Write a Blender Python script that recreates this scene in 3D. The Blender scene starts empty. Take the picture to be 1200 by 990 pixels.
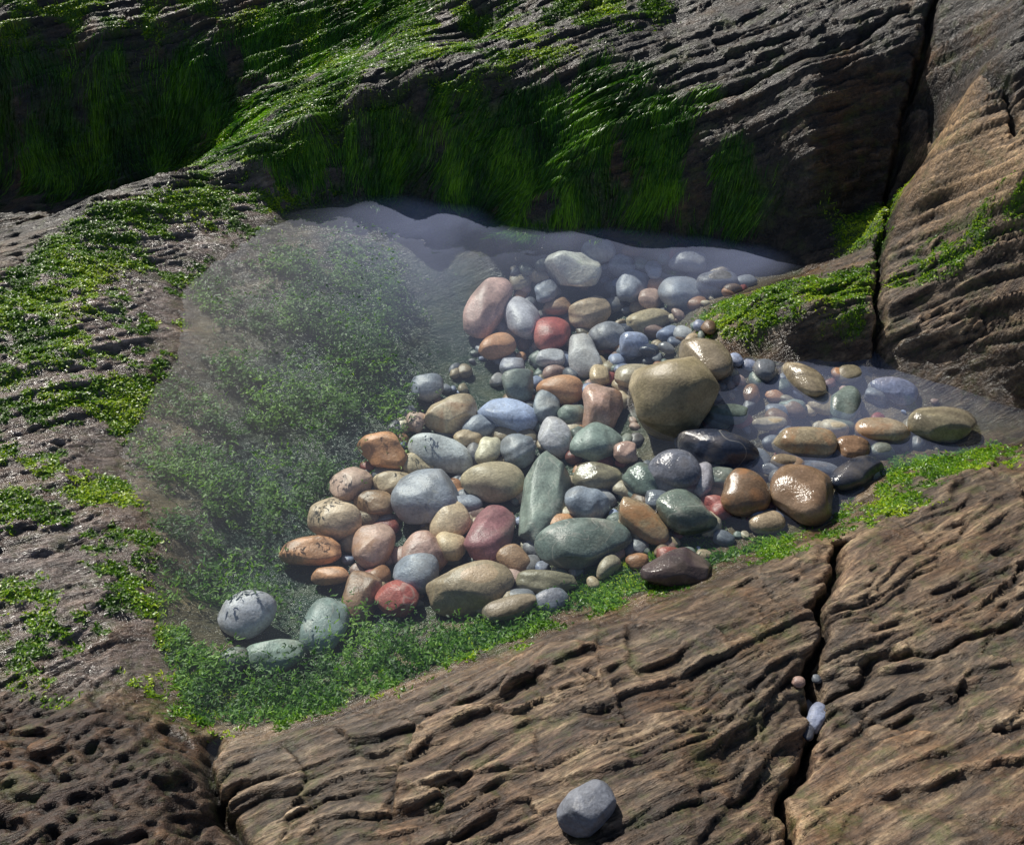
import bpy, math, numpy as np
from mathutils import Vector
rng=np.random.default_rng(7)
# ---------------------------------------------------------------- scene / camera
sc=bpy.context.scene
sc.view_settings.view_transform='Standard'
try: sc.view_settings.look='None'
except: pass
sc.view_settings.exposure=0
CAMH=1.6; PITCH=math.radians(45); F=600/math.tan(math.radians(27.5))
cam=bpy.data.cameras.new("camera"); co=bpy.data.objects.new("camera",cam)
sc.collection.objects.link(co); co.location=(0,0,CAMH); co.rotation_euler=(math.radians(45),0,0)
cam.sensor_width=36; cam.lens=18/math.tan(math.radians(27.5)); cam.clip_start=.02; cam.clip_end=500
sc.camera=co
SP,CP=math.sin(PITCH),math.cos(PITCH)
def ray(u,v):
    a=(u-600)/F; b=(495-v)/F
    return np.array([a, CP+b*SP, -SP+b*CP])
def unproj(u,v,z):
    d=ray(u,v); t=(z-CAMH)/d[2]
    return d*t+np.array([0,0,CAMH]), t
# ---------------------------------------------------------------- noise
def perlin(x,y,seed=0):
    xi=np.floor(x).astype(np.int64); yi=np.floor(y).astype(np.int64)
    fx=x-xi; fy=y-yi
    def g(ix,iy,dx,dy):
        h=(ix*374761393+iy*668265263+seed*974634777)&0xffffffff
        h=((h^(h>>13))*1274126177)&0xffffffff
        h=h^(h>>16)
        a=h/4294967296.0*2*np.pi
        return np.cos(a)*dx+np.sin(a)*dy
    sx=fx*fx*fx*(fx*(fx*6-15)+10); sy=fy*fy*fy*(fy*(fy*6-15)+10)
    n00=g(xi,yi,fx,fy); n10=g(xi+1,yi,fx-1,fy); n01=g(xi,yi+1,fx,fy-1); n11=g(xi+1,yi+1,fx-1,fy-1)
    a=n00+(n10-n00)*sx; b=n01+(n11-n01)*sx
    return (a+(b-a)*sy)*1.4
def fbm(x,y,o=4,seed=0):
    r=0; a=1; s=0
    for i in range(o):
        r=r+a*perlin(x*2**i,y*2**i,seed+i*17); s+=a; a*=.5
    return r/s
def sstep(a,b,x):
    t=np.clip((x-a)/(b-a),0,1); return t*t*(3-2*t)
# ---------------------------------------------------------------- terrain control points (pixel-row bearing, height)
pool_px=[(400,225),(480,225),(560,240),(600,265),(680,268),(760,268),(830,275),(900,285),(940,305),(928,325),(870,345),(830,365),(815,385),(830,415),(880,415),(950,420),(1010,423),(1060,437),(1110,450),(1150,464),(1200,478),(1290,495),
(1290,520),(1200,512),(1120,535),(1045,555),(1000,590),(960,620),(880,650),(800,683),(720,712),(640,730),(580,755),(500,790),(400,828),(300,850),(240,850),(190,815),(195,760),(185,700),(185,640),(160,590),(140,540),(155,490),(200,430),(212,380),(212,340),(255,300),(310,265),(335,240)]
C=[(u,v,0.0) for u,v in pool_px]
C+=[(250,350,-.03),(350,300,-.035),(200,520,-.04),(300,450,-.09),(400,400,-.11),(300,600,-.13),(260,700,-.12),(400,550,-.16),(500,450,-.16),(600,350,-.14),(700,320,-.12),(850,315,-.06),(500,300,-.09),(450,650,-.15),(350,760,-.1),(600,550,-.15),(700,450,-.12),(600,660,-.1),(700,610,-.07),(800,550,-.05),(800,400,-.06),(900,480,-.03),(1000,480,-.03),(1100,487,-.02),(900,570,-.03),(1000,540,-.02),
# left bank
(0,320,.13),(60,283,.125),(130,240,.12),(200,213,.11),(300,180,.12),(100,330,.09),(100,450,.06),(50,550,.06),(0,650,.06),(120,650,.035),(60,750,.05),(0,810,.06),(110,790,.03),(180,300,.05),(230,250,.055),(290,222,.035),(0,400,.1),(0,500,.08),(-200,500,.12),(-300,700,.12),(-300,350,.14),(60,840,.08),
# gully
(0,270,-.25),(100,215,-.25),(0,220,-.3),(180,185,-.18),(250,170,-.1),(0,150,-.1),(0,90,.07),(0,40,.2),(0,0,.26),(0,-60,.36),(-300,220,-.2),(-300,40,.2),(-300,-60,.36),
(120,150,-.08),(230,150,-.08),(230,90,.08),(120,100,.06),(120,45,.19),(120,0,.25),(230,40,.18),(230,0,.26),
# ridge 2
(300,172,.125),(360,140,.18),(420,110,.25),(490,98,.28),(560,92,.3),(640,70,.33),(700,50,.36),(780,30,.38),
(560,160,.16),(480,165,.12),(400,170,.1),(700,180,.18),(700,120,.27),(640,200,.11),
(440,60,.2),(350,80,.1),(440,10,.28),(560,45,.28),(560,0,.37),(650,15,.38),(350,20,.22),(560,-80,.5),(350,-60,.34),(800,-60,.5),
(850,80,.36),(850,180,.2),(950,100,.38),(950,200,.21),(940,270,.05),(1000,250,.09),(1050,50,.46),(1000,0,.5),(1060,230,.13),(900,0,.46),(1060,-60,.6),
(1150,158,.42),(1090,200,.32),(1100,245,.25),(1200,200,.42),(1200,140,.47),(1150,80,.52),(1200,0,.64),(1300,100,.55),(1030,322,.12),(940,335,.085),(870,352,.045),(880,405,.02),(950,375,.075),(1030,365,.1),(1030,412,.02),(985,300,.05),
(1100,292,.2),(1200,250,.34),(1100,345,.15),(1110,430,.03),(1200,380,.16),(1200,320,.24),(1200,455,.04),(1300,300,.35),(1350,420,.25),(1450,500,.2),
# front rock
(1200,552,.1),(1100,585,.09),(1000,635,.08),(960,655,.07),(900,680,.055),(800,720,.06),(650,770,.06),(550,805,.05),(420,850,.04),(250,880,.04),
(1200,700,.2),(1100,750,.16),(1000,700,.13),(960,800,.1),(1000,950,.16),(1200,950,.25),(860,760,.12),(800,850,.15),(700,900,.16),(700,820,.12),(600,870,.12),(500,920,.12),(350,900,.05),(400,985,.1),(800,980,.2),(680,960,.16),(900,920,.15),
(100,850,.12),(0,860,.11),(200,890,.12),(262,950,.04),(100,950,.16),(0,990,.18),(150,1050,.2),(600,1150,.22),(1200,1150,.3),(0,1150,.22),(-250,950,.18),(1400,700,.28),(1400,950,.32)]
pts=[];zz=[]
for u,v,z in C:
    p,t=unproj(u,v,z); pts.append(p[:2]); zz.append(z)
for x,y,z in [(-5,0,.2),(5,0,.4),(-5,3,.1),(5,3,.5),(-5,6,.5),(5,6,.6),(0,6,.6),(0,-3,.3),(-4,-3,.2),(4,-3,.4),(2,4.5,.6),(-2,4.5,.4)]:
    pts.append(np.array([x,y])); zz.append(z)
pts=np.array(pts); zz=np.array(zz); n=len(pts); E=.02
D=np.sqrt(((pts[:,None]-pts[None])**2).sum(-1)+E*E)
A=np.zeros((n+1,n+1)); A[:n,:n]=D-np.eye(n)*.006; A[:n,n]=1; A[n,:n]=1
W=np.linalg.solve(A,np.append(zz,0))
def axis(lo,hi,st,far0,far1):
    core=np.arange(lo,hi,st); 
    a=[lo]; s=st
    while a[-1]>far0: s*=1.12; a.append(a[-1]-s)
    b=[core[-1]]; s=st
    while b[-1]<far1: s*=1.12; b.append(b[-1]+s)
    return np.concatenate([np.array(a[1:])[::-1],core,np.array(b[1:])])
gx=axis(-1.9,1.9,.0045,-60,60); gy=axis(.45,3.5,.0038,-40,80)
nx,ny=len(gx),len(gy)
X,Y=np.meshgrid(gx,gy)
Z=np.zeros_like(X)
for j0 in range(0,ny,20):
    xs=X[j0:j0+20][...,None]; ys=Y[j0:j0+20][...,None]
    Z[j0:j0+20]=(np.sqrt((xs-pts[:,0])**2+(ys-pts[:,1])**2+E*E)@W[:n])+W[n]
R=np.hypot(X,Y-1.8); far=sstep(3,6,R)
Z=Z*(1-far)+far*(.45+.35*fbm(X*.12,Y*.12,4,5))
Z0=Z.copy()
def sdf(poly,x,y):
    poly=np.asarray(poly); d=np.full(x.shape,1e9); ins=np.zeros(x.shape,bool)
    m=len(poly)
    for i in range(m):
        ax,ay=poly[i]; bx,by=poly[(i+1)%m]
        ex,ey=bx-ax,by-ay; wx,wy=x-ax,y-ay
        t=np.clip((wx*ex+wy*ey)/(ex*ex+ey*ey+1e-12),0,1)
        d=np.minimum(d,(wx-ex*t)**2+(wy-ey*t)**2)
        c=((ay>y)!=(by>y))&(x<(bx-ax)*(y-ay)/(by-ay+1e-12)+ax)
        ins^=c
    d=np.sqrt(d); return np.where(ins,-d,d)
def pdist(line,x,y):
    d=np.full(x.shape,1e9)
    for (ax,ay),(bx,by) in zip(line[:-1],line[1:]):
        ex,ey=bx-ax,by-ay; wx,wy=x-ax,y-ay
        t=np.clip((wx*ex+wy*ey)/(ex*ex+ey*ey+1e-12),0,1)
        d=np.minimum(d,(wx-ex*t)**2+(wy-ey*t)**2)
    return np.sqrt(d)
pool=np.array([unproj(u,v,0)[0][:2] for u,v in pool_px])
sd=sdf(pool,X,Y)
rock=sstep(0,.10,sd)
def samp(G,x,y):
    i=np.clip(np.searchsorted(gx,x)-1,0,nx-2); j=np.clip(np.searchsorted(gy,y)-1,0,ny-2)
    fx=np.clip((x-gx[i])/(gx[i+1]-gx[i]),0,1); fy=np.clip((y-gy[j])/(gy[j+1]-gy[j]),0,1)
    return (G[j,i]*(1-fx)+G[j,i+1]*fx)*(1-fy)+(G[j+1,i]*(1-fx)+G[j+1,i+1]*fx)*fy
def hit(u,v,ZZ=None,lift=0.0):
    ZZ=Z if ZZ is None else ZZ
    d=ray(u,v); t=np.arange(.8,9,.003)
    x=d[0]*t; y=d[1]*t; z=CAMH+d[2]*t
    h=samp(ZZ,x,y)+lift; k=np.argmax(z<h)
    return np.array([x[k],y[k],h[k]]),t[k]
def wpoly(pp): return [tuple(hit(u,v,Z0)[0][:2]) for u,v in pp]
lbsd=sdf(wpoly([(-250,330),(0,325),(130,245),(300,185),(400,218),(335,245),(215,345),(205,430),(145,540),(190,650),(195,815),(0,825),(-250,830)]),X,Y)
leftbank=sstep(.05,-.05,lbsd); leftsh=sstep(.28,.0,lbsd)
lump=sstep(.03,-.03,sdf(wpoly([(-300,840),(0,825),(150,830),(235,865),(262,950),(285,1100),(-300,1100)]),X,Y))
farm=sstep(1.95,2.3,Y)
tanr=sstep(.06,-.04,sdf(wpoly([(1075,190),(1150,150),(1260,130),(1300,260),(1200,245),(1100,262),(1070,240)]),X,Y)+.05*fbm(X*8,Y*8,3,81))
farm=farm*(1-.85*tanr)
# strata
th=math.radians(25)
wv=fbm(X*1.3,Y*1.3,3,11)*.06+fbm(X*5,Y*5,4,12)*.016+fbm(X*24,Y*24,2,13)*.003
S=X*math.cos(th)+Y*math.sin(th); T=-X*math.sin(th)+Y*math.cos(th)+wv+.9*Z0
def saw(t,w=.06):
    f=t-np.floor(t); return np.where(f<w,f/w,(1-f)/(1-w))-.5
hs=lambda a,w=.05: sstep(-w,w,a)
cell=.5*hs(perlin(S*2.0,T*5,36),.02)+.4*hs(perlin(S*3.4+3,T*7,96),.02)+.25*hs(perlin(S*6,T*12,97),.03)
m1=.15+.85*sstep(-.15,.2,fbm(S*1.6,T*5,3,21)); m2=sstep(-.25,.25,fbm(S*3,T*12,3,22)); m3=sstep(-.2,.2,fbm(S*5,T*9,3,23))
amp=rock*(1-.55*leftbank)*(1-.2*farm)*(1-.5*lump)
disp=amp*( .016*m1*saw(T/.12+cell+.4*perlin(S*1.3,T*4,31))
          +.010*m2*saw(T/.045+1.3*cell+.5*perlin(S*2.5,T*8,32))
          +.0055*m3*saw(T/.018+2*cell+.8*perlin(S*5,T*16,33),.15)
          +.009*hs(perlin(S*1.3,T*10,38),.03)+.006*hs(perlin(S*3.2,T*26,39),.05)+.003*hs(perlin(S*7,T*34,94),.06)
          +.0055*(fbm(S*6,T*38,5,34))
          -.008*sstep(.08,.0,np.abs(perlin(S*1.9,T*24,35)))*m2
          -.004*sstep(.2,.0,np.abs(perlin(S*6,T*64,55)))*m3
          -.003*sstep(.03,.0,np.abs(perlin(S*4.5,T*2.6,93)))*m2)
disp+=rock*(.020*fbm(X*2.4,Y*2.4,3,41)+.005*fbm(X*14,Y*14,5,42))*(1+.2*farm)
disp+=leftbank*rock*(.008*fbm(X*7,Y*16,4,43)+.008*(.5-np.abs(perlin(X*11,Y*32,44)))+.003*fbm(X*45,Y*70,2,49))
disp-=lump*.014*sstep(.15,.38,perlin(X*17,Y*24,45))+lump*.008*sstep(.1,.4,perlin(X*40,Y*55,46))-lump*.006*fbm(X*10,Y*22,4,58)
disp+=(1-rock)*(.007*fbm(X*6,Y*9,4,47)+.003*fbm(X*25,Y*30,3,48))
disp+=leftsh*sstep(.15,-.02,sd)*(.018*fbm(X*7,Y*12,4,57)+.004)
disp*=1-.8*far
Z=Z0+disp
for line,w,dp in [([(990,632),(968,700),(962,760),(950,850),(928,920),(910,1010)],.008,.055),
              ([(1095,0),(1068,120),(1042,230),(1030,325),(1026,418)],.009,.05),
              ([(243,868),(262,950),(292,1010)],.012,.04),([(1075,60),(1190,150)],.008,.03),([(960,820),(1040,770),(1200,735)],.006,.02),([(830,120),(960,60),(1060,20)],.008,.025)]:
    L=wpoly(line); d=pdist(L,X+.035*fbm(X*9,Y*9,4,51),Y+.035*fbm(X*9,Y*9,4,52))
    wv_=w*(1+.8*fbm(X*7,Y*7,2,53))
    Z-=dp*np.exp(-(d/wv_)**2)+dp*.25*np.exp(-(d/(w*3.5))**2)
def smooth(G,k):
    for _ in range(k):
        G=(G+np.roll(G,1,0)+np.roll(G,-1,0)+np.roll(G,1,1)+np.roll(G,-1,1))/5
    return G
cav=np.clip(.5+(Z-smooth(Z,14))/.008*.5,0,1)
# ---------------------------------------------------------------- algae masks
def region(pp,soft=.05,nz=.05):
    return sstep(soft,-soft,sdf(wpoly(pp),X,Y)+nz*fbm(X*9,Y*9,3,61))
F1=region([(310,178),(420,112),(560,95),(640,88),(700,95),(830,110),(835,180),(905,215),(895,255),(760,266),(600,264),(560,240),(480,225),(400,220),(330,205)],.05,.12)
F2=region([(-100,110),(0,90),(150,70),(230,50),(300,20),(420,-30),(520,-30),(480,30),(420,95),(330,155),(260,185),(200,205),(100,225),(0,240),(-100,250)],.05,.1)
F3=region([(0,0),(240,-20),(700,-60),(760,-10),(780,25),(640,80),(560,98),(420,118),(310,180),(230,215),(190,205),(330,110),(300,30),(100,50),(0,60)],.04)
B1=region([(-200,330),(0,322),(130,243),(300,185),(420,220),(420,262),(300,275),(215,340),(215,430),(150,530),(190,640),(200,760),(190,825),(60,825),(0,780),(-200,800)],.03)
B1e=region([(-200,330),(0,322),(130,243),(300,185),(290,215),(180,270),(120,330),(60,380),(80,430),(-200,500)],.05)
B2=region([(195,740),(260,770),(400,772),(560,732),(640,697),(740,645),(840,602),(870,632),(960,610),(1050,553),(1200,520),(1200,544),(1080,583),(980,627),(850,667),(700,718),(560,768),(430,822),(300,853),(210,850)],.02,.10)
B3=region([(815,375),(870,348),(940,332),(1030,315),(1032,350),(950,372),(870,400),(825,400)],.025,.09)
B4=region([(1030,325),(1110,268),(1200,225),(1200,262),(1110,310),(1040,345)],.02,.07)
B5=region([(968,250),(1040,235),(1040,268),(985,290)],.02)
U1=region([(215,420),(270,320),(330,290),(420,280),(490,370),(450,440),(510,480),(440,560),(330,610),(300,720),(400,790),(230,840),(195,760),(190,650),(200,560)],.08,.12)
U2=region([(220,780),(330,790),(420,735),(560,735),(660,705),(600,760),(430,825),(300,850),(220,850)],.03)
cl=fbm(X*8,Y*14,4,71); cl2=fbm(X*26,Y*36,3,72)
patch=sstep(.0,.16,fbm(X*5,Y*9,5,73)+.55*cl2)
hang=np.clip(F1*sstep(-.35,.02,fbm(X*7,Y*5,3,76)+.3*cl)+F2*.85*sstep(-.3,.05,fbm(X*6,Y*5,3,77)),0,1)
B2m=B2*sstep(-.16,.12,fbm(X*7,Y*9,4,75)+.55*cl2)
tuft=np.clip(F3*sstep(-.15,.2,cl)+B1*patch*.85+B1e*sstep(-.2,.12,cl+.4*cl2)+B2m+B3*sstep(-.4,.05,cl2)*.9+B4*sstep(-.2,.1,cl2)*.8+B5*.7,0,1)
tuft*=1-.9*sstep(.0,-.03,sd)*(1-B2)
uwn=fbm(X*4,Y*7,5,74)+.6*cl2
uw=np.clip(U1*sstep(-.02,.22,uwn)+U2*.75*sstep(-.3,.15,cl2),0,1)*sstep(.01,-.02,sd)
algae=np.clip(np.maximum.reduce([hang,tuft,uw*.75]),0,1)
wet=np.clip(leftbank+sstep(.12,.0,sd)+.5*farm,0,1)
# ---------------------------------------------------------------- mesh helpers
def make_mesh(name,V,Fc,attrs=None,smooth=True,cols=None):
    me=bpy.data.meshes.new(name); V=np.ascontiguousarray(V,dtype=np.float32); Fc=np.ascontiguousarray(Fc,dtype=np.int32)
    k=Fc.shape[1]
    me.vertices.add(len(V)); me.vertices.foreach_set('co',V.ravel())
    me.loops.add(Fc.size); me.loops.foreach_set('vertex_index',Fc.ravel())
    me.polygons.add(len(Fc)); me.polygons.foreach_set('loop_start',np.arange(0,Fc.size,k,dtype=np.int32))
    me.polygons.foreach_set('use_smooth',np.full(len(Fc),smooth))
    for a,v in (attrs or {}).items():
        at=me.attributes.new(a,'FLOAT','POINT'); at.data.foreach_set('value',np.ascontiguousarray(v,dtype=np.float32).ravel())
    if cols is not None:
        at=me.attributes.new('col','FLOAT_COLOR','POINT'); c=np.ones((len(V),4),np.float32); c[:,:3]=cols; at.data.foreach_set('color',c.ravel())
    me.update(calc_edges=True); me.validate()
    ob=bpy.data.objects.new(name,me); sc.collection.objects.link(ob); return ob
class NT:
    def __init__(s,name):
        s.m=bpy.data.materials.new(name); s.m.use_nodes=True; s.t=s.m.node_tree; s.t.nodes.clear()
        s.out=s.n('ShaderNodeOutputMaterial')
    def n(s,t,**k):
        nd=s.t.nodes.new(t)
        for a,b in k.items(): setattr(nd,a,b)
        return nd
    def l(s,a,b): s.t.links.new(a,b)
    def setin(s,sock,v):
        if hasattr(v,'links'): s.l(v,sock)
        else:
            if isinstance(v,(tuple,list)) and len(v)==3 and sock.type=='RGBA': v=(*v,1)
            if sock.type=='RGBA' and isinstance(v,(int,float)): v=(v,v,v,1)
            sock.default_value=v
    def attr(s,name,out='Fac'):
        a=s.n('ShaderNodeAttribute',attribute_name=name); return a.outputs[out]
    def noise(s,vec,scale,detail=4,rough=.55,dist=0):
        a=s.n('ShaderNodeTexNoise'); s.l(vec,a.inputs['Vector'])
        a.inputs['Scale'].default_value=scale; a.inputs['Detail'].default_value=detail; a.inputs['Roughness'].default_value=rough; a.inputs['Distortion'].default_value=dist
        return a.outputs['Fac']
    def ramp(s,f,stops):
        r=s.n('ShaderNodeValToRGB'); s.l(f,r.inputs[0]); e=r.color_ramp.elements
        while len(e)<len(stops): e.new(.5)
        for q,(p,c) in zip(e,stops):
            q.position=p; q.color=(*c,1) if isinstance(c,(tuple,list)) else (c,c,c,1)
        return r.outputs[0]
    def mix(s,f,a,b,mode='MIX'):
        m=s.n('ShaderNodeMix',data_type='RGBA',blend_type=mode)
        s.setin(m.inputs[0],f); s.setin(m.inputs[6],a); s.setin(m.inputs[7],b); return m.outputs[2]
    def math(s,op,a,b=0.0,clamp=False):
        m=s.n('ShaderNodeMath',operation=op,use_clamp=clamp); s.setin(m.inputs[0],a); s.setin(m.inputs[1],b); return m.outputs[0]
    def mapping(s,vec,scale,rot=(0,0,0)):
        m=s.n('ShaderNodeMapping'); s.l(vec,m.inputs[0]); m.inputs['Scale'].default_value=scale; m.inputs['Rotation'].default_value=rot; return m.outputs[0]
    def bump(s,h,dist,strength=1,nrm=None):
        b=s.n('ShaderNodeBump'); b.inputs['Distance'].default_value=dist; b.inputs['Strength'].default_value=strength; s.l(h,b.inputs['Height'])
        if nrm is not None: s.l(nrm,b.inputs['Normal'])
        return b.outputs[0]
def rgb(r,g,b): 
    f=lambda c:(c/255/12.92) if c<=10 else (((c/255)+.055)/1.055)**2.4
    return (f(r),f(g),f(b))
# ---------------------------------------------------------------- terrain material
m=NT('rock'); geo=m.n('ShaderNodeNewGeometry').outputs['Position']
rot=m.mapping(geo,(1,1,1),(0,0,-th))
st=m.mapping(rot,(3,34,26)); st2=m.mapping(rot,(22,160,120))
ns=m.noise(st,1,6,.7,.5); nf=m.noise(st2,1,4,.7,.5); nb=m.noise(geo,3.5,4,.6); nn=m.noise(geo,90,4,.75)
brown=m.ramp(ns,[(.28,(.020,.012,.009)),(.42,(.085,.050,.032)),(.52,(.19,.122,.074)),(.63,(.36,.255,.155)),(.78,(.62,.49,.33))])
brown=m.mix(m.ramp(nb,[(.42,0.0),(.60,.7)]),brown,m.ramp(ns,[(.3,(.018,.015,.013)),(.5,(.085,.067,.050)),(.75,(.28,.22,.15))]))
shaded_grey=m.ramp(ns,[(.3,(.008,.007,.008)),(.5,(.027,.022,.020)),(.7,(.075,.056,.042))])  # grey-brown far rock, shade and vignette darkening put into its colour
bank=m.ramp(ns,[(.25,(.05,.038,.034)),(.5,(.19,.148,.125)),(.75,(.38,.30,.27))])
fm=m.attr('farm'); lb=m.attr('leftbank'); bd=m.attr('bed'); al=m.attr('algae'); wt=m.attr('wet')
colr=m.mix(m.math('MULTIPLY',fm,.93),brown,shaded_grey)
colr=m.mix(lb,colr,bank)
colr=m.mix(m.math('MULTIPLY',m.attr('lump'),.78),colr,(.035,.018,.013))
colr=m.mix(m.math('MULTIPLY',m.ramp(m.noise(geo,5,4,.65),[(.52,0.0),(.68,1.0)]),.35),colr,(.24,.115,.038))
colr=m.mix(m.math('MULTIPLY',m.attr('tanr'),.6),colr,(.42,.27,.14))
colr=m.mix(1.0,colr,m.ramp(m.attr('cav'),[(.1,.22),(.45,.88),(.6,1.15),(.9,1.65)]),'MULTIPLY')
colr=m.mix(1.0,colr,m.ramp(nf,[(.32,.5),(.55,1.0),(.7,1.35)]),'MULTIPLY')
colr=m.mix(1.0,colr,m.ramp(nn,[(.35,.6),(.62,1.25)]),'MULTIPLY')
colr=m.mix(m.math('MULTIPLY',m.ramp(m.noise(geo,16,5,.75),[(.52,0.0),(.66,1.0)]),.45),colr,(.08,.11,.02))
bed=m.ramp(m.noise(geo,7,5,.7),[(.3,(.010,.030,.020)),(.5,(.030,.062,.040)),(.7,(.09,.11,.060))])
shel=m.attr('shelf'); bed=m.mix(shel,bed,m.ramp(m.noise(m.mapping(rot,(5,16,12)),1,5,.7),[(.3,(.04,.045,.028)),(.5,(.16,.125,.075)),(.7,(.38,.29,.17))]))
colr=m.mix(bd,colr,bed)
green=m.ramp(m.noise(geo,45,4,.75),[(.3,(.012,.04,.004)),(.5,(.04,.13,.008)),(.7,(.13,.28,.02))])
colr=m.mix(m.math('MULTIPLY',al,.85),colr,green)
h=m.math('ADD',m.math('MULTIPLY',nf,.8),m.math('MULTIPLY',nn,.45))
bmp=m.bump(h,.0075,1.0); bmp=m.bump(ns,.013,.7,bmp)
p=m.n('ShaderNodeBsdfPrincipled'); m.l(colr,p.inputs['Base Color']); m.l(bmp,p.inputs['Normal'])
rg=m.math('SUBTRACT',.54,m.math('MULTIPLY',wt,.33)); m.l(m.math('ADD',rg,m.math('MULTIPLY',al,.15)),p.inputs['Roughness'])
m.l(p.outputs[0],m.out.inputs[0]); rockmat=m.m
idx=np.arange(nx*ny).reshape(ny,nx)
Fq=np.stack([idx[:-1,:-1],idx[:-1,1:],idx[1:,1:],idx[1:,:-1]],-1).reshape(-1,4)
V=np.stack([X,Y,Z],-1).reshape(-1,3)
inw=sstep(.06,.03,sd)
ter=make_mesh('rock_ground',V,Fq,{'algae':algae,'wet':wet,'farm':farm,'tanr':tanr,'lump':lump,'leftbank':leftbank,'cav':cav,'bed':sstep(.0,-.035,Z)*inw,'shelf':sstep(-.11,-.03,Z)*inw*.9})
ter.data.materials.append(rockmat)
# ---------------------------------------------------------------- water
m=NT('water'); geo=m.n('ShaderNodeNewGeometry').outputs['Position']
wb=m.bump(m.noise(geo,14,2,.5),.003,.3)
lw=m.n('ShaderNodeLayerWeight'); lw.inputs['Blend'].default_value=.5; m.l(wb,lw.inputs['Normal'])
fres=m.math('ADD',.03,m.math('MULTIPLY',m.math('POWER',lw.outputs['Facing'],4.0),3.0),True)
tr=m.n('ShaderNodeBsdfTransparent'); tr.inputs[0].default_value=(.95,.99,.985,1)
gl=m.n('ShaderNodeBsdfGlossy'); gl.inputs['Roughness'].default_value=.03; m.l(wb,gl.inputs['Normal'])
df=m.n('ShaderNodeBsdfDiffuse'); df.inputs[0].default_value=(.56,.64,.98,1)  # pale-blue diffuse stands in for reflected sky
hz=m.attr('murk_sheen'); hn=m.noise(geo,2.5,3,.55,.5)
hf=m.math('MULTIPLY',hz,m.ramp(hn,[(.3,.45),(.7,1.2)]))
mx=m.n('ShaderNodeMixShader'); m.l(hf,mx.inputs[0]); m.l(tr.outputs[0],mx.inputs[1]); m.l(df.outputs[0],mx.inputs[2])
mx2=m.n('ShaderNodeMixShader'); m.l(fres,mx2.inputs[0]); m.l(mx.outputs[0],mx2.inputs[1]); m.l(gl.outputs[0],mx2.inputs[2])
m.l(mx2.outputs[0],m.out.inputs[0]); watermat=m.m
wx=np.arange(pool[:,0].min()-.1,pool[:,0].max()+.1,.015); wy=np.arange(pool[:,1].min()-.1,pool[:,1].max()+.1,.015)
WX,WY=np.meshgrid(wx,wy); wsd=sdf(pool,WX,WY); wi=np.arange(WX.size).reshape(WX.shape)
q=np.stack([wi[:-1,:-1],wi[:-1,1:],wi[1:,1:],wi[1:,:-1]],-1).reshape(-1,4)
q=q[(wsd.ravel()[q]<.07).all(1)]
used=np.unique(q); remap=-np.ones(WX.size,int); remap[used]=np.arange(len(used))
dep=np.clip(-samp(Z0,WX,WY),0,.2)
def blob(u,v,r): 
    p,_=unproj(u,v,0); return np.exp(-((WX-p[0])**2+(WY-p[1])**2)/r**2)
murk_sheen=.006+.012*sstep(.0,.1,dep)+sstep(0,.05,dep)*(.26*blob(600,250,.28)+.14*blob(470,250,.22)+.26*blob(860,290,.24)+.05*blob(540,350,.25)+.02*blob(400,330,.3))+.12*blob(960,480,.25)+.08*blob(1080,480,.2)  # faint depth murk; blobs paint sky reflection and glare onto the water
WV=np.stack([WX,WY,np.zeros_like(WX)],-1).reshape(-1,3)[used]
wo=make_mesh('pool_water',WV,remap[q],{'murk_sheen':murk_sheen.ravel()[used]}); wo.data.materials.append(watermat)
# ---------------------------------------------------------------- stones
def stonemat(name,kind):
    m=NT(name); tc=m.n('ShaderNodeTexCoord').outputs['Object']; oi=m.n('ShaderNodeObjectInfo').outputs['Random']
    vm=m.n('ShaderNodeVectorMath',operation='ADD'); m.l(tc,vm.inputs[0]); cx=m.n('ShaderNodeCombineXYZ'); m.l(m.math('MULTIPLY',oi,37),cx.inputs[0]); m.l(m.math('MULTIPLY',oi,19),cx.inputs[1]); m.l(cx.outputs[0],vm.inputs[1]); v=vm.outputs[0]
    c=m.attr('col','Color')
    big=m.noise(v,18,4,.6,.4); fine=m.noise(v,170,3,.7)
    c=m.mix(1.0,c,m.ramp(big,[(.3,.6),(.7,1.3)]),'MULTIPLY')
    c=m.mix(1.0,c,m.ramp(fine,[(.3,.7),(.7,1.25)]),'MULTIPLY')
    c=m.mix(m.ramp(m.noise(v,9,3,.6,.3),[(.5,0.0),(.7,.35)]),c,(.34,.28,.21))
    if kind=='band':
        w=m.n('ShaderNodeTexWave',wave_type='BANDS',bands_direction='Y'); m.l(m.mapping(v,(1,1,1),(.4,.2,.3)),w.inputs[0]); w.inputs['Scale'].default_value=11; w.inputs['Distortion'].default_value=6; w.inputs['Detail'].default_value=3; w.inputs['Detail Scale'].default_value=2
        c=m.mix(m.math('MULTIPLY',w.outputs['Fac'],.35),c,(.06,.05,.045))
    if kind=='rust':
        c=m.mix(m.ramp(m.noise(v,13,4,.65,.6),[(.46,0.0),(.64,.65)]),c,(.40,.20,.09))
    if kind=='vein':
        nv=m.noise(v,8,3,.5,.8); d=m.math('ABSOLUTE',m.math('SUBTRACT',nv,.5)); c=m.mix(m.ramp(d,[(.002,.35),(.012,0.0)]),c,(.5,.48,.42))
    p=m.n('ShaderNodeBsdfPrincipled'); m.l(c,p.inputs['Base Color'])
    b=m.bump(m.math('ADD',m.math('MULTIPLY',fine,.3),big),.006,.6); m.l(b,p.inputs['Normal'])
    w=m.attr('wet'); m.l(m.math('ADD',m.math('SUBTRACT',.48,m.math('MULTIPLY',w,.38)),m.math('MULTIPLY',big,.16)),p.inputs['Roughness'])
    m.l(p.outputs[0],m.out.inputs[0]); return m.m
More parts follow.
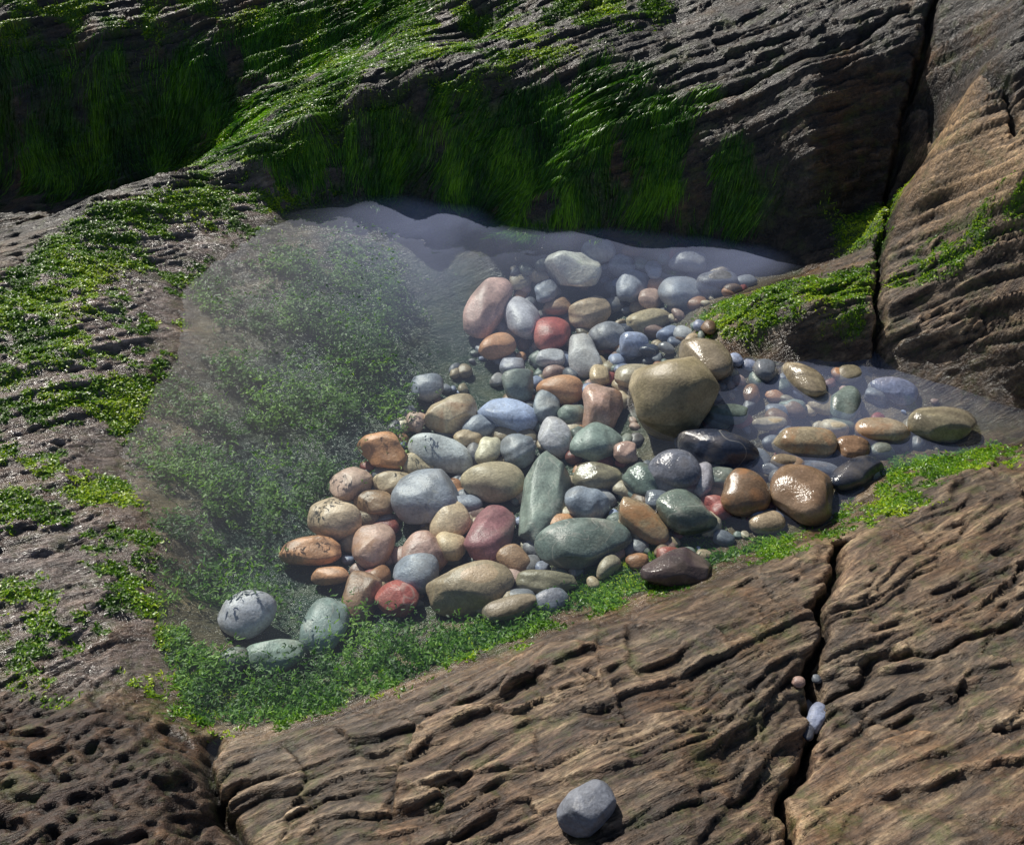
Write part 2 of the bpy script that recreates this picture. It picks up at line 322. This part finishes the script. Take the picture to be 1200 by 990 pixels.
SM={k:stonemat('stone_'+k,k) for k in ('plain','band','rust','vein')}
import bmesh
def ico(sub):
    bm=bmesh.new(); bmesh.ops.create_icosphere(bm,subdivisions=sub,radius=1)
    v=np.array([p.co[:] for p in bm.verts]); f=np.array([[a.index for a in q.verts] for q in bm.faces]); bm.free(); return v,f
I4=ico(5); I3=ico(3)
def stone_shape(base,r,ang=.3,ne=None):
    p=base.copy(); ne=ne or r.uniform(2.1,2.6)
    p=p/((np.abs(p)**ne).sum(1)**(1/ne))[:,None]
    for _ in range(int(3+ang*14)):
        nrm=r.normal(size=3); nrm/=np.linalg.norm(nrm); d0=r.uniform(.72,.93)
        e=np.maximum(0,p@nrm-d0); p-=e[:,None]*nrm*(.5+.45*ang)
    q=p.copy()
    for fr_,am in ((1.3,.06),(2.4,.025),(4.5,.008)):
        for _ in range(3):
            k=r.normal(size=3)*fr_; p=p+q*(am*np.sin(q@k+r.uniform(0,6.28)))[:,None]
    p[:,1]*=1+r.uniform(-.16,.16)*p[:,0]; p/=np.array([np.abs(p[:,0]).max(),np.abs(p[:,1]).max(),np.abs(p[:,2]).max()])
    return p
PAL=dict(G=(136,142,152),L=(180,181,185),T=(188,170,140),B=(146,118,92),O=(198,146,106),R=(164,88,80),P=(188,158,146),V=(160,150,124),D=(60,68,84),E=(130,144,136),C=(212,198,170),U=(138,96,98),K=(152,165,194),W=(212,209,202),X=(88,76,80))
stones=[
(674,317,72,50,-8,'W','plain','pebble',.8),(572,357,84,44,68,'P','plain','pebble',.6),(611,372,66,42,105,'L','plain','pebble',.1),(646,391,50,42,70,'R','plain','red_pebble',.2),
(690,367,52,35,10,'T','plain','pebble',.1),(683,415,56,38,105,'L','plain','pebble',.1),(581,407,46,30,20,'O','rust','pebble',.4),(757,377,56,28,15,'T','plain','pebble',.1),
(762,350,32,26,60,'P','plain','pebble',.2),(800,343,56,40,0,'G','plain','pebble',.1),(806,308,44,30,0,'L','plain','pebble',.1),(740,335,50,34,60,'G','plain','pebble',.1),(651,360,36,20,10,'B','plain','pebble',.2),
(657,455,56,36,0,'O','rust','pebble',.2),(703,478,58,50,60,'P','rust','pebble',.4),(594,488,72,36,-15,'K','plain','pebble',.2),(530,487,66,42,5,'T','rust','pebble',.4),
(450,530,62,46,-30,'O','rust','pebble',.9),(519,533,84,36,-15,'L','plain','pebble',.1),(649,513,46,38,-60,'L','vein','pebble',.1),(699,520,64,42,20,'E','plain','pebble',.1),
(576,566,76,48,-5,'T','plain','pebble',.1),(634,589,132,62,76,'E','vein','pebble',.5),(500,582,80,68,0,'G','vein','pebble',.4),(415,567,54,42,20,'P','plain','pebble',.1),
(393,608,64,44,-5,'T','plain','pebble',.2),(435,636,60,54,90,'P','rust','pebble',.3),(363,646,72,32,5,'O','band','pebble',.2),(387,675,46,20,0,'O','band','pebble',.2),
(575,627,76,52,70,'U','plain','red_pebble',.3),(527,613,48,46,0,'T','plain','pebble',.2),(497,650,56,46,0,'P','rust','pebble',.2),(487,673,54,46,0,'G','plain','pebble',.1),
(423,697,62,44,80,'B','band','red_pebble',.2),(466,700,52,42,-20,'R','vein','red_pebble',.5),(551,689,100,56,8,'T','plain','pebble',.2),(602,655,46,30,-30,'B','plain','pebble',.1),
(598,712,66,26,15,'V','plain','pebble',.1),(683,637,114,56,12,'E','vein','pebble',.2),(704,560,64,32,-5,'V','band','pebble',.1),(752,565,48,38,-40,'E','plain','pebble',.1),
(752,610,72,36,-40,'T','rust','pebble',.3),(802,603,74,52,-15,'E','vein','pebble',.2),(872,579,58,54,0,'B','rust','pebble',.3),(937,580,82,68,-10,'B','plain','pebble',.2),
(842,526,96,46,-10,'D','vein','pebble',.2),(790,462,106,92,0,'V','plain','boulder',.4),(826,422,66,50,-55,'V','plain','pebble',.2),(745,442,52,30,5,'V','plain','pebble',.1),
(940,518,78,38,-3,'T','rust','pebble',.2),(996,527,50,32,0,'B','plain','pebble',.1),(942,445,64,38,-50,'T','band','pebble',.2),(989,475,52,34,60,'E','vein','pebble',.2),(895,436,30,28,0,'G','plain','pebble',.2),
(1048,457,54,30,-20,'K','plain','pebble',.1),(1105,499,82,42,-3,'V','band','pebble',.5),(1035,507,64,34,-10,'C','rust','pebble',.2),(1003,555,76,32,20,'D','plain','pebble',.2),(895,613,46,28,10,'T','plain','pebble',.2),
(793,668,90,44,10,'X','band','pebble',.7),(291,721,66,50,20,'L','vein','pebble',.2),(382,734,64,52,75,'E','vein','pebble',.2),(318,768,76,38,10,'E','plain','pebble',.1),(275,772,36,24,10,'E','plain','pebble',.1),
(658,614,36,22,0,'O','plain','pebble',.1),(572,528,36,30,70,'C','plain','pebble',.1),(549,513,34,24,10,'T','plain','pebble',.1),(487,495,28,24,80,'P','plain','pebble',.1),(500,456,40,30,0,'G','plain','pebble',.1),
(607,452,38,34,0,'E','plain','pebble',.1),(600,430,30,26,0,'G','plain','pebble',.1),(440,593,54,32,-10,'B','plain','pebble',.2),(463,568,52,26,0,'T','plain','pebble',.1),(490,545,40,26,0,'T','plain','pebble',.1),
(608,527,44,38,0,'G','plain','pebble',.1),(640,478,42,32,70,'G','plain','pebble',.1),(735,388,24,18,0,'D','plain','pebble',.2),(762,410,26,17,-10,'D','vein','pebble',.1),(781,408,22,14,-30,'G','plain','pebble',.1),
(790,556,62,48,0,'G','plain','pebble',.1),(818,562,36,40,0,'L','plain','pebble',.1),(690,590,58,36,-10,'G','plain','pebble',.1),(733,530,28,24,0,'P','plain','pebble',.1),(703,440,30,24,80,'T','plain','pebble',.1),
(880,463,24,20,80,'B','rust','pebble',.2),(850,484,52,24,-5,'E','plain','pebble',.2),(903,497,42,16,0,'C','plain','pebble',.1),(905,552,34,18,0,'L','plain','pebble',.1),(955,550,60,22,-10,'G','plain','pebble',.2),
(640,682,72,26,0,'V','plain','pebble',.1),(702,295,42,28,0,'L','plain','pebble',.1),(730,312,34,26,0,'G','plain','pebble',.1),(766,318,34,20,85,'G','plain','pebble',.1),(842,332,52,28,0,'G','plain','pebble',.1),
(640,342,36,26,60,'G','plain','pebble',.1),(712,395,46,34,0,'G','plain','pebble',.1),(742,405,34,28,0,'K','plain','pebble',.1),(645,420,34,24,0,'L','plain','pebble',.1),(528,640,40,36,0,'T','plain','pebble',.1),(545,590,40,24,0,'G','plain','pebble',.1),
(598,680,36,26,0,'P','plain','pebble',.1),(560,500,40,26,10,'G','plain','pebble',.1),(668,485,34,26,0,'E','plain','pebble',.1),(845,560,40,26,0,'E','plain','pebble',.1),(920,540,34,18,0,'T','plain','pebble',.1),(770,588,34,26,0,'G','plain','pebble',.1),
(685,948,74,50,12,'G','plain','pebble',.4),(957,841,36,20,55,'K','plain','pebble',.1),(949,828,20,14,60,'L','plain','pebble',.1),(947,858,22,13,60,'D','plain','pebble',.1),(957,796,12,10,0,'G','plain','pebble',.1),(935,800,16,12,0,'P','plain','pebble',.1)]
def ellipse(a,b,angd,k):
    an=math.radians(angd); Rm=np.array([[math.cos(an),-math.sin(an)],[math.sin(an),math.cos(an)]])
    M=np.diag([1,1/k])@Rm@np.diag([a,b]); U_,s_,_=np.linalg.svd(M); return s_[0],s_[1],math.atan2(U_[1,0],U_[0,0])
i=0
for (u,v,a,b,ang,colk,kind,name,an) in stones:
    r=np.random.default_rng(1000+i); i+=1
    a*=1.03;b*=1.03
    P0,t=hit(u,v); s=t/F
    A_,B_,phi=ellipse(a/2*s,b/2*s,ang,.86)
    Cz=min(B_*r.uniform(.66,.82),A_*.8)
    if name=='boulder': Cz=B_*.85
    lift=Cz*.55+(.015 if (P0[2]<-.03) else 0)
    P,t=hit(u,v,Z,lift)
    s=t/F; A_,B_,phi=ellipse(a/2*s,b/2*s,ang,.86)
    if name=='boulder':
        r=np.random.default_rng(12); sh=stone_shape(I4[0],r,.45,2.1); A_,B_,phi=A_*1.0,B_*.95,.3
        sh[:,:2]*=(1-.16*np.clip(sh[:,2:3],-1,1))
    else: sh=stone_shape(I4[0],r,an)
    sh=sh*np.array([A_,B_,Cz])
    c,s_=math.cos(phi),math.sin(phi)
    tl=r.normal(0,.12)
    sh=np.stack([sh[:,0]*c-sh[:,1]*s_,sh[:,0]*s_+sh[:,1]*c,sh[:,2]],1)
    sh=np.stack([sh[:,0],sh[:,1]*math.cos(tl)-sh[:,2]*math.sin(tl),sh[:,1]*math.sin(tl)+sh[:,2]*math.cos(tl)],1)
    cc=np.array(rgb(*PAL[colk]))*r.uniform(.85,1.12)*np.array([r.uniform(.96,1.05),1,r.uniform(.95,1.06)])
    w=1.0 if (u>700 and v>400 and v<700) or name=='boulder' else .35
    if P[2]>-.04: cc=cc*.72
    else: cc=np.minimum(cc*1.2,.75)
    if name=='boulder': w=.35; cc=np.array(rgb(150,138,108))
    if v>780: w=.15
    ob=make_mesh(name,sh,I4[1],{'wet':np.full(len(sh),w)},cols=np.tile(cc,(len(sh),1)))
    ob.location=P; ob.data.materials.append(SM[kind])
bedpoly=[hit(u,v,Z0)[0][:2] for u,v in [(570,330),(640,300),(700,280),(860,300),(880,335),(820,370),(850,420),(1000,440),(1120,480),(1150,510),(1000,560),(900,630),(780,670),(640,720),(460,715),(400,660),(400,590),(440,520),(500,450),(560,400)]]
bp=np.array(bedpoly); allV=[];allF=[];allC=[];off=0; keys=list('GGGLTTBPEECOVKR')
for k in range(800):
    while True:
        x=rng.uniform(bp[:,0].min(),bp[:,0].max()); y=rng.uniform(bp[:,1].min(),bp[:,1].max())
        if sdf(bp,np.array([x]),np.array([y]))[0]<0: break
    r=np.random.default_rng(9000+k); a=r.uniform(.009,.034)*(.75 if r.random()<.5 else 1.1); sh=stone_shape(I3[0],r,r.choice([.1,.3]))*np.array([a,a*r.uniform(.6,.9),a*r.uniform(.45,.65)])
    f=r.uniform(0,6.28); c,s_=math.cos(f),math.sin(f)
    sh=np.stack([sh[:,0]*c-sh[:,1]*s_,sh[:,0]*s_+sh[:,1]*c,sh[:,2]],1)+np.array([x,y,samp(Z,np.array([x]),np.array([y]))[0]+a*.3])
    allV.append(sh); allF.append(I3[1]+off); off+=len(sh); allC.append(np.tile(np.array(rgb(*PAL[keys[r.integers(len(keys))]]))*r.uniform(.5,1.0),(len(sh),1)))
fo=make_mesh('pebble_bed',np.vstack(allV),np.vstack(allF),{'wet':np.full(off,.4)},cols=np.vstack(allC)); fo.data.materials.append(SM['plain'])
# ---------------------------------------------------------------- seaweed
def weedmat(name,dark,mid,lite,rough=.4):
    m=NT(name); r_=m.attr('rnd'); t_=m.attr('tip')
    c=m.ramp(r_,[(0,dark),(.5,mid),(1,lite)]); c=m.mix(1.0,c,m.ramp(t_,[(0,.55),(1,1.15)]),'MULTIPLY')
    p=m.n('ShaderNodeBsdfPrincipled'); m.l(c,p.inputs['Base Color']); p.inputs['Roughness'].default_value=rough
    tl=m.n('ShaderNodeBsdfTranslucent'); m.l(m.mix(1.0,c,(1.2,1.3,.6),'MULTIPLY'),tl.inputs[0])
    x=m.n('ShaderNodeMixShader'); x.inputs[0].default_value=.4; m.l(p.outputs[0],x.inputs[1]); m.l(tl.outputs[0],x.inputs[2]); m.l(x.outputs[0],m.out.inputs[0]); return m.m
GY,GX=np.gradient(Z,gy,gx)
from math import pi
SGX,SGY=smooth(GX,14),smooth(GY,14)
def scatter(mask,N,box=(-1.9,1.9,.5,3.5)):
    x=rng.uniform(box[0],box[1],N*12); y=rng.uniform(box[2],box[3],N*12)
    mk=samp(mask,x,y); ok=rng.random(len(x))<mk; x=x[ok][:N]; y=y[ok][:N]; return x,y
def blades(name,x,y,z0,K,L,Wd,mode,mat,curl=.8,up=.6,rnd=None):
    N=len(x); L=L*np.ones(N); pos=np.stack([x,y,z0],1); rows=[]; 
    az=rng.uniform(0,2*pi,N); 
    for k in range(K+1):
        rows.append(pos.copy())
        st=(L/K)
        if mode=='hang':
            gx_=samp(SGX,pos[:,0],pos[:,1]); gy_=samp(SGY,pos[:,0],pos[:,1]); g=np.hypot(gx_,gy_)+1e-5
            dx,dy=-gx_/g,-gy_/g; 
            wob=.35*np.sin(az+k*1.1)+1.3*perlin(pos[:,0]*5,pos[:,1]*5+pos[:,2]*5,5)-.35; dx,dy=dx-dy*wob,dy+dx*wob
            cs=1/np.sqrt(1+g*g)
            pos[:,0]+=dx*st*cs; pos[:,1]+=dy*st*cs
            hh=samp(Z,pos[:,0],pos[:,1])+.001+.002*np.sin(pi*(k+1)/(K+1))*rng.random(N)
            pos[:,2]=np.maximum(hh,pos[:,2]-st*1.1); 
            ws=samp(sd,pos[:,0],pos[:,1])
            pos[:,2]=np.where(ws<.05,np.maximum(pos[:,2],-.01),pos[:,2])
        else:
            az=az+rng.normal(0,curl,N)
            e=up*(1-1.3*(k/K))+rng.normal(0,.25,N)
            pos[:,0]+=np.cos(az)*np.cos(e)*st; pos[:,1]+=np.sin(az)*np.cos(e)*st; pos[:,2]+=np.sin(e)*st
            pos[:,2]=np.maximum(pos[:,2],samp(Z,pos[:,0],pos[:,1])+.001)
    Rw=np.stack(rows,1)
    tan=np.gradient(Rw,axis=1); tan/=np.linalg.norm(tan,axis=2,keepdims=True)+1e-9
    rv=rng.normal(size=(N,1,3))*.5+np.array([0,0,1.0]); sidev=np.cross(tan,np.broadcast_to(rv,tan.shape)); sidev/=np.linalg.norm(sidev,axis=2,keepdims=True)+1e-9
    prof=np.interp(np.linspace(0,1,K+1),[0,.3,.7,1],[.6,1,.8,.15])[None,:,None]
    wd=(Wd*rng.uniform(.6,1.3,N))[:,None,None]*prof
    VV=np.stack([Rw-sidev*wd/2,Rw+sidev*wd/2],2).reshape(-1,3)
    b=(np.arange(N)*(K+1)*2)[:,None]+(np.arange(K)*2)[None,:]; b=b.ravel()
    FF=np.stack([b,b+1,b+3,b+2],1)
    rn=rng.random(N) if rnd is None else rnd
    at={'rnd':np.repeat(rn,(K+1)*2),'tip':np.tile(np.repeat(np.linspace(0,1,K+1),2),N)}
    o=make_mesh(name,VV,FF,at); o.data.materials.append(mat); return o
wm1=weedmat('weed_hanging',(.008,.035,.003),(.055,.21,.008),(.28,.56,.02),.33)
wm2=weedmat('weed_tuft',(.035,.10,.005),(.17,.37,.012),(.54,.68,.03),.36)
wm3=weedmat('weed_submerged',(.018,.07,.010),(.075,.23,.016),(.24,.46,.03),.5)
def rn(x,y,s): return np.clip(.5+1.0*fbm(x*s,y*s,3,88)+rng.normal(0,.22,len(x)),0,1)
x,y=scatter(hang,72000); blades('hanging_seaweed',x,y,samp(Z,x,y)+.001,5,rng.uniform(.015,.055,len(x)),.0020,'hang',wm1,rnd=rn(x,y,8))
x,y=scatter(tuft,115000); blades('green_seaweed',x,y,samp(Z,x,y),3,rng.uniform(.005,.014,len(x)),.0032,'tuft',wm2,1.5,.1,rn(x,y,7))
x,y=scatter(uw,34000,(-1.3,.3,.8,2.9)); 
zb=samp(Z,x,y); zf=np.where(rng.random(len(x))<.22,-.003,zb+rng.random(len(x))**2*.4*np.maximum(0,-zb))
blades('submerged_seaweed',x,y,zf,3,rng.uniform(.008,.020,len(x)),.0034,'tuft',wm3,1.5,.15,rn(x,y,6))
mb=B2m*sstep(.03,-.02,sd)
x,y=scatter(mb,13000,(-1.3,1.0,.7,1.9)); blades('submerged_seaweed',x,y,samp(Z,x,y),4,rng.uniform(.012,.03,len(x)),.0028,'tuft',wm3,1.5,.25,rn(x,y,6))
# ---------------------------------------------------------------- light
el=math.radians(39); az=math.radians(-31)
d=Vector((math.sin(az)*math.cos(el),math.cos(az)*math.cos(el),math.sin(el)))
sun=bpy.data.lights.new("sun",'SUN'); so=bpy.data.objects.new("sun",sun); sc.collection.objects.link(so)
sun.energy=5; sun.angle=math.radians(.5); sun.color=(1,.95,.86); so.rotation_euler=d.to_track_quat('Z','Y').to_euler(); so.location=d*10
w=bpy.data.worlds.new("World"); sc.world=w; w.use_nodes=True; nt=w.node_tree; bg=nt.nodes['Background']
sk=nt.nodes.new('ShaderNodeTexSky'); sk.sky_type='NISHITA'; sk.sun_disc=False; sk.sun_elevation=el; sk.sun_rotation=az
nt.links.new(sk.outputs[0],bg.inputs[0]); bg.inputs[1].default_value=.07
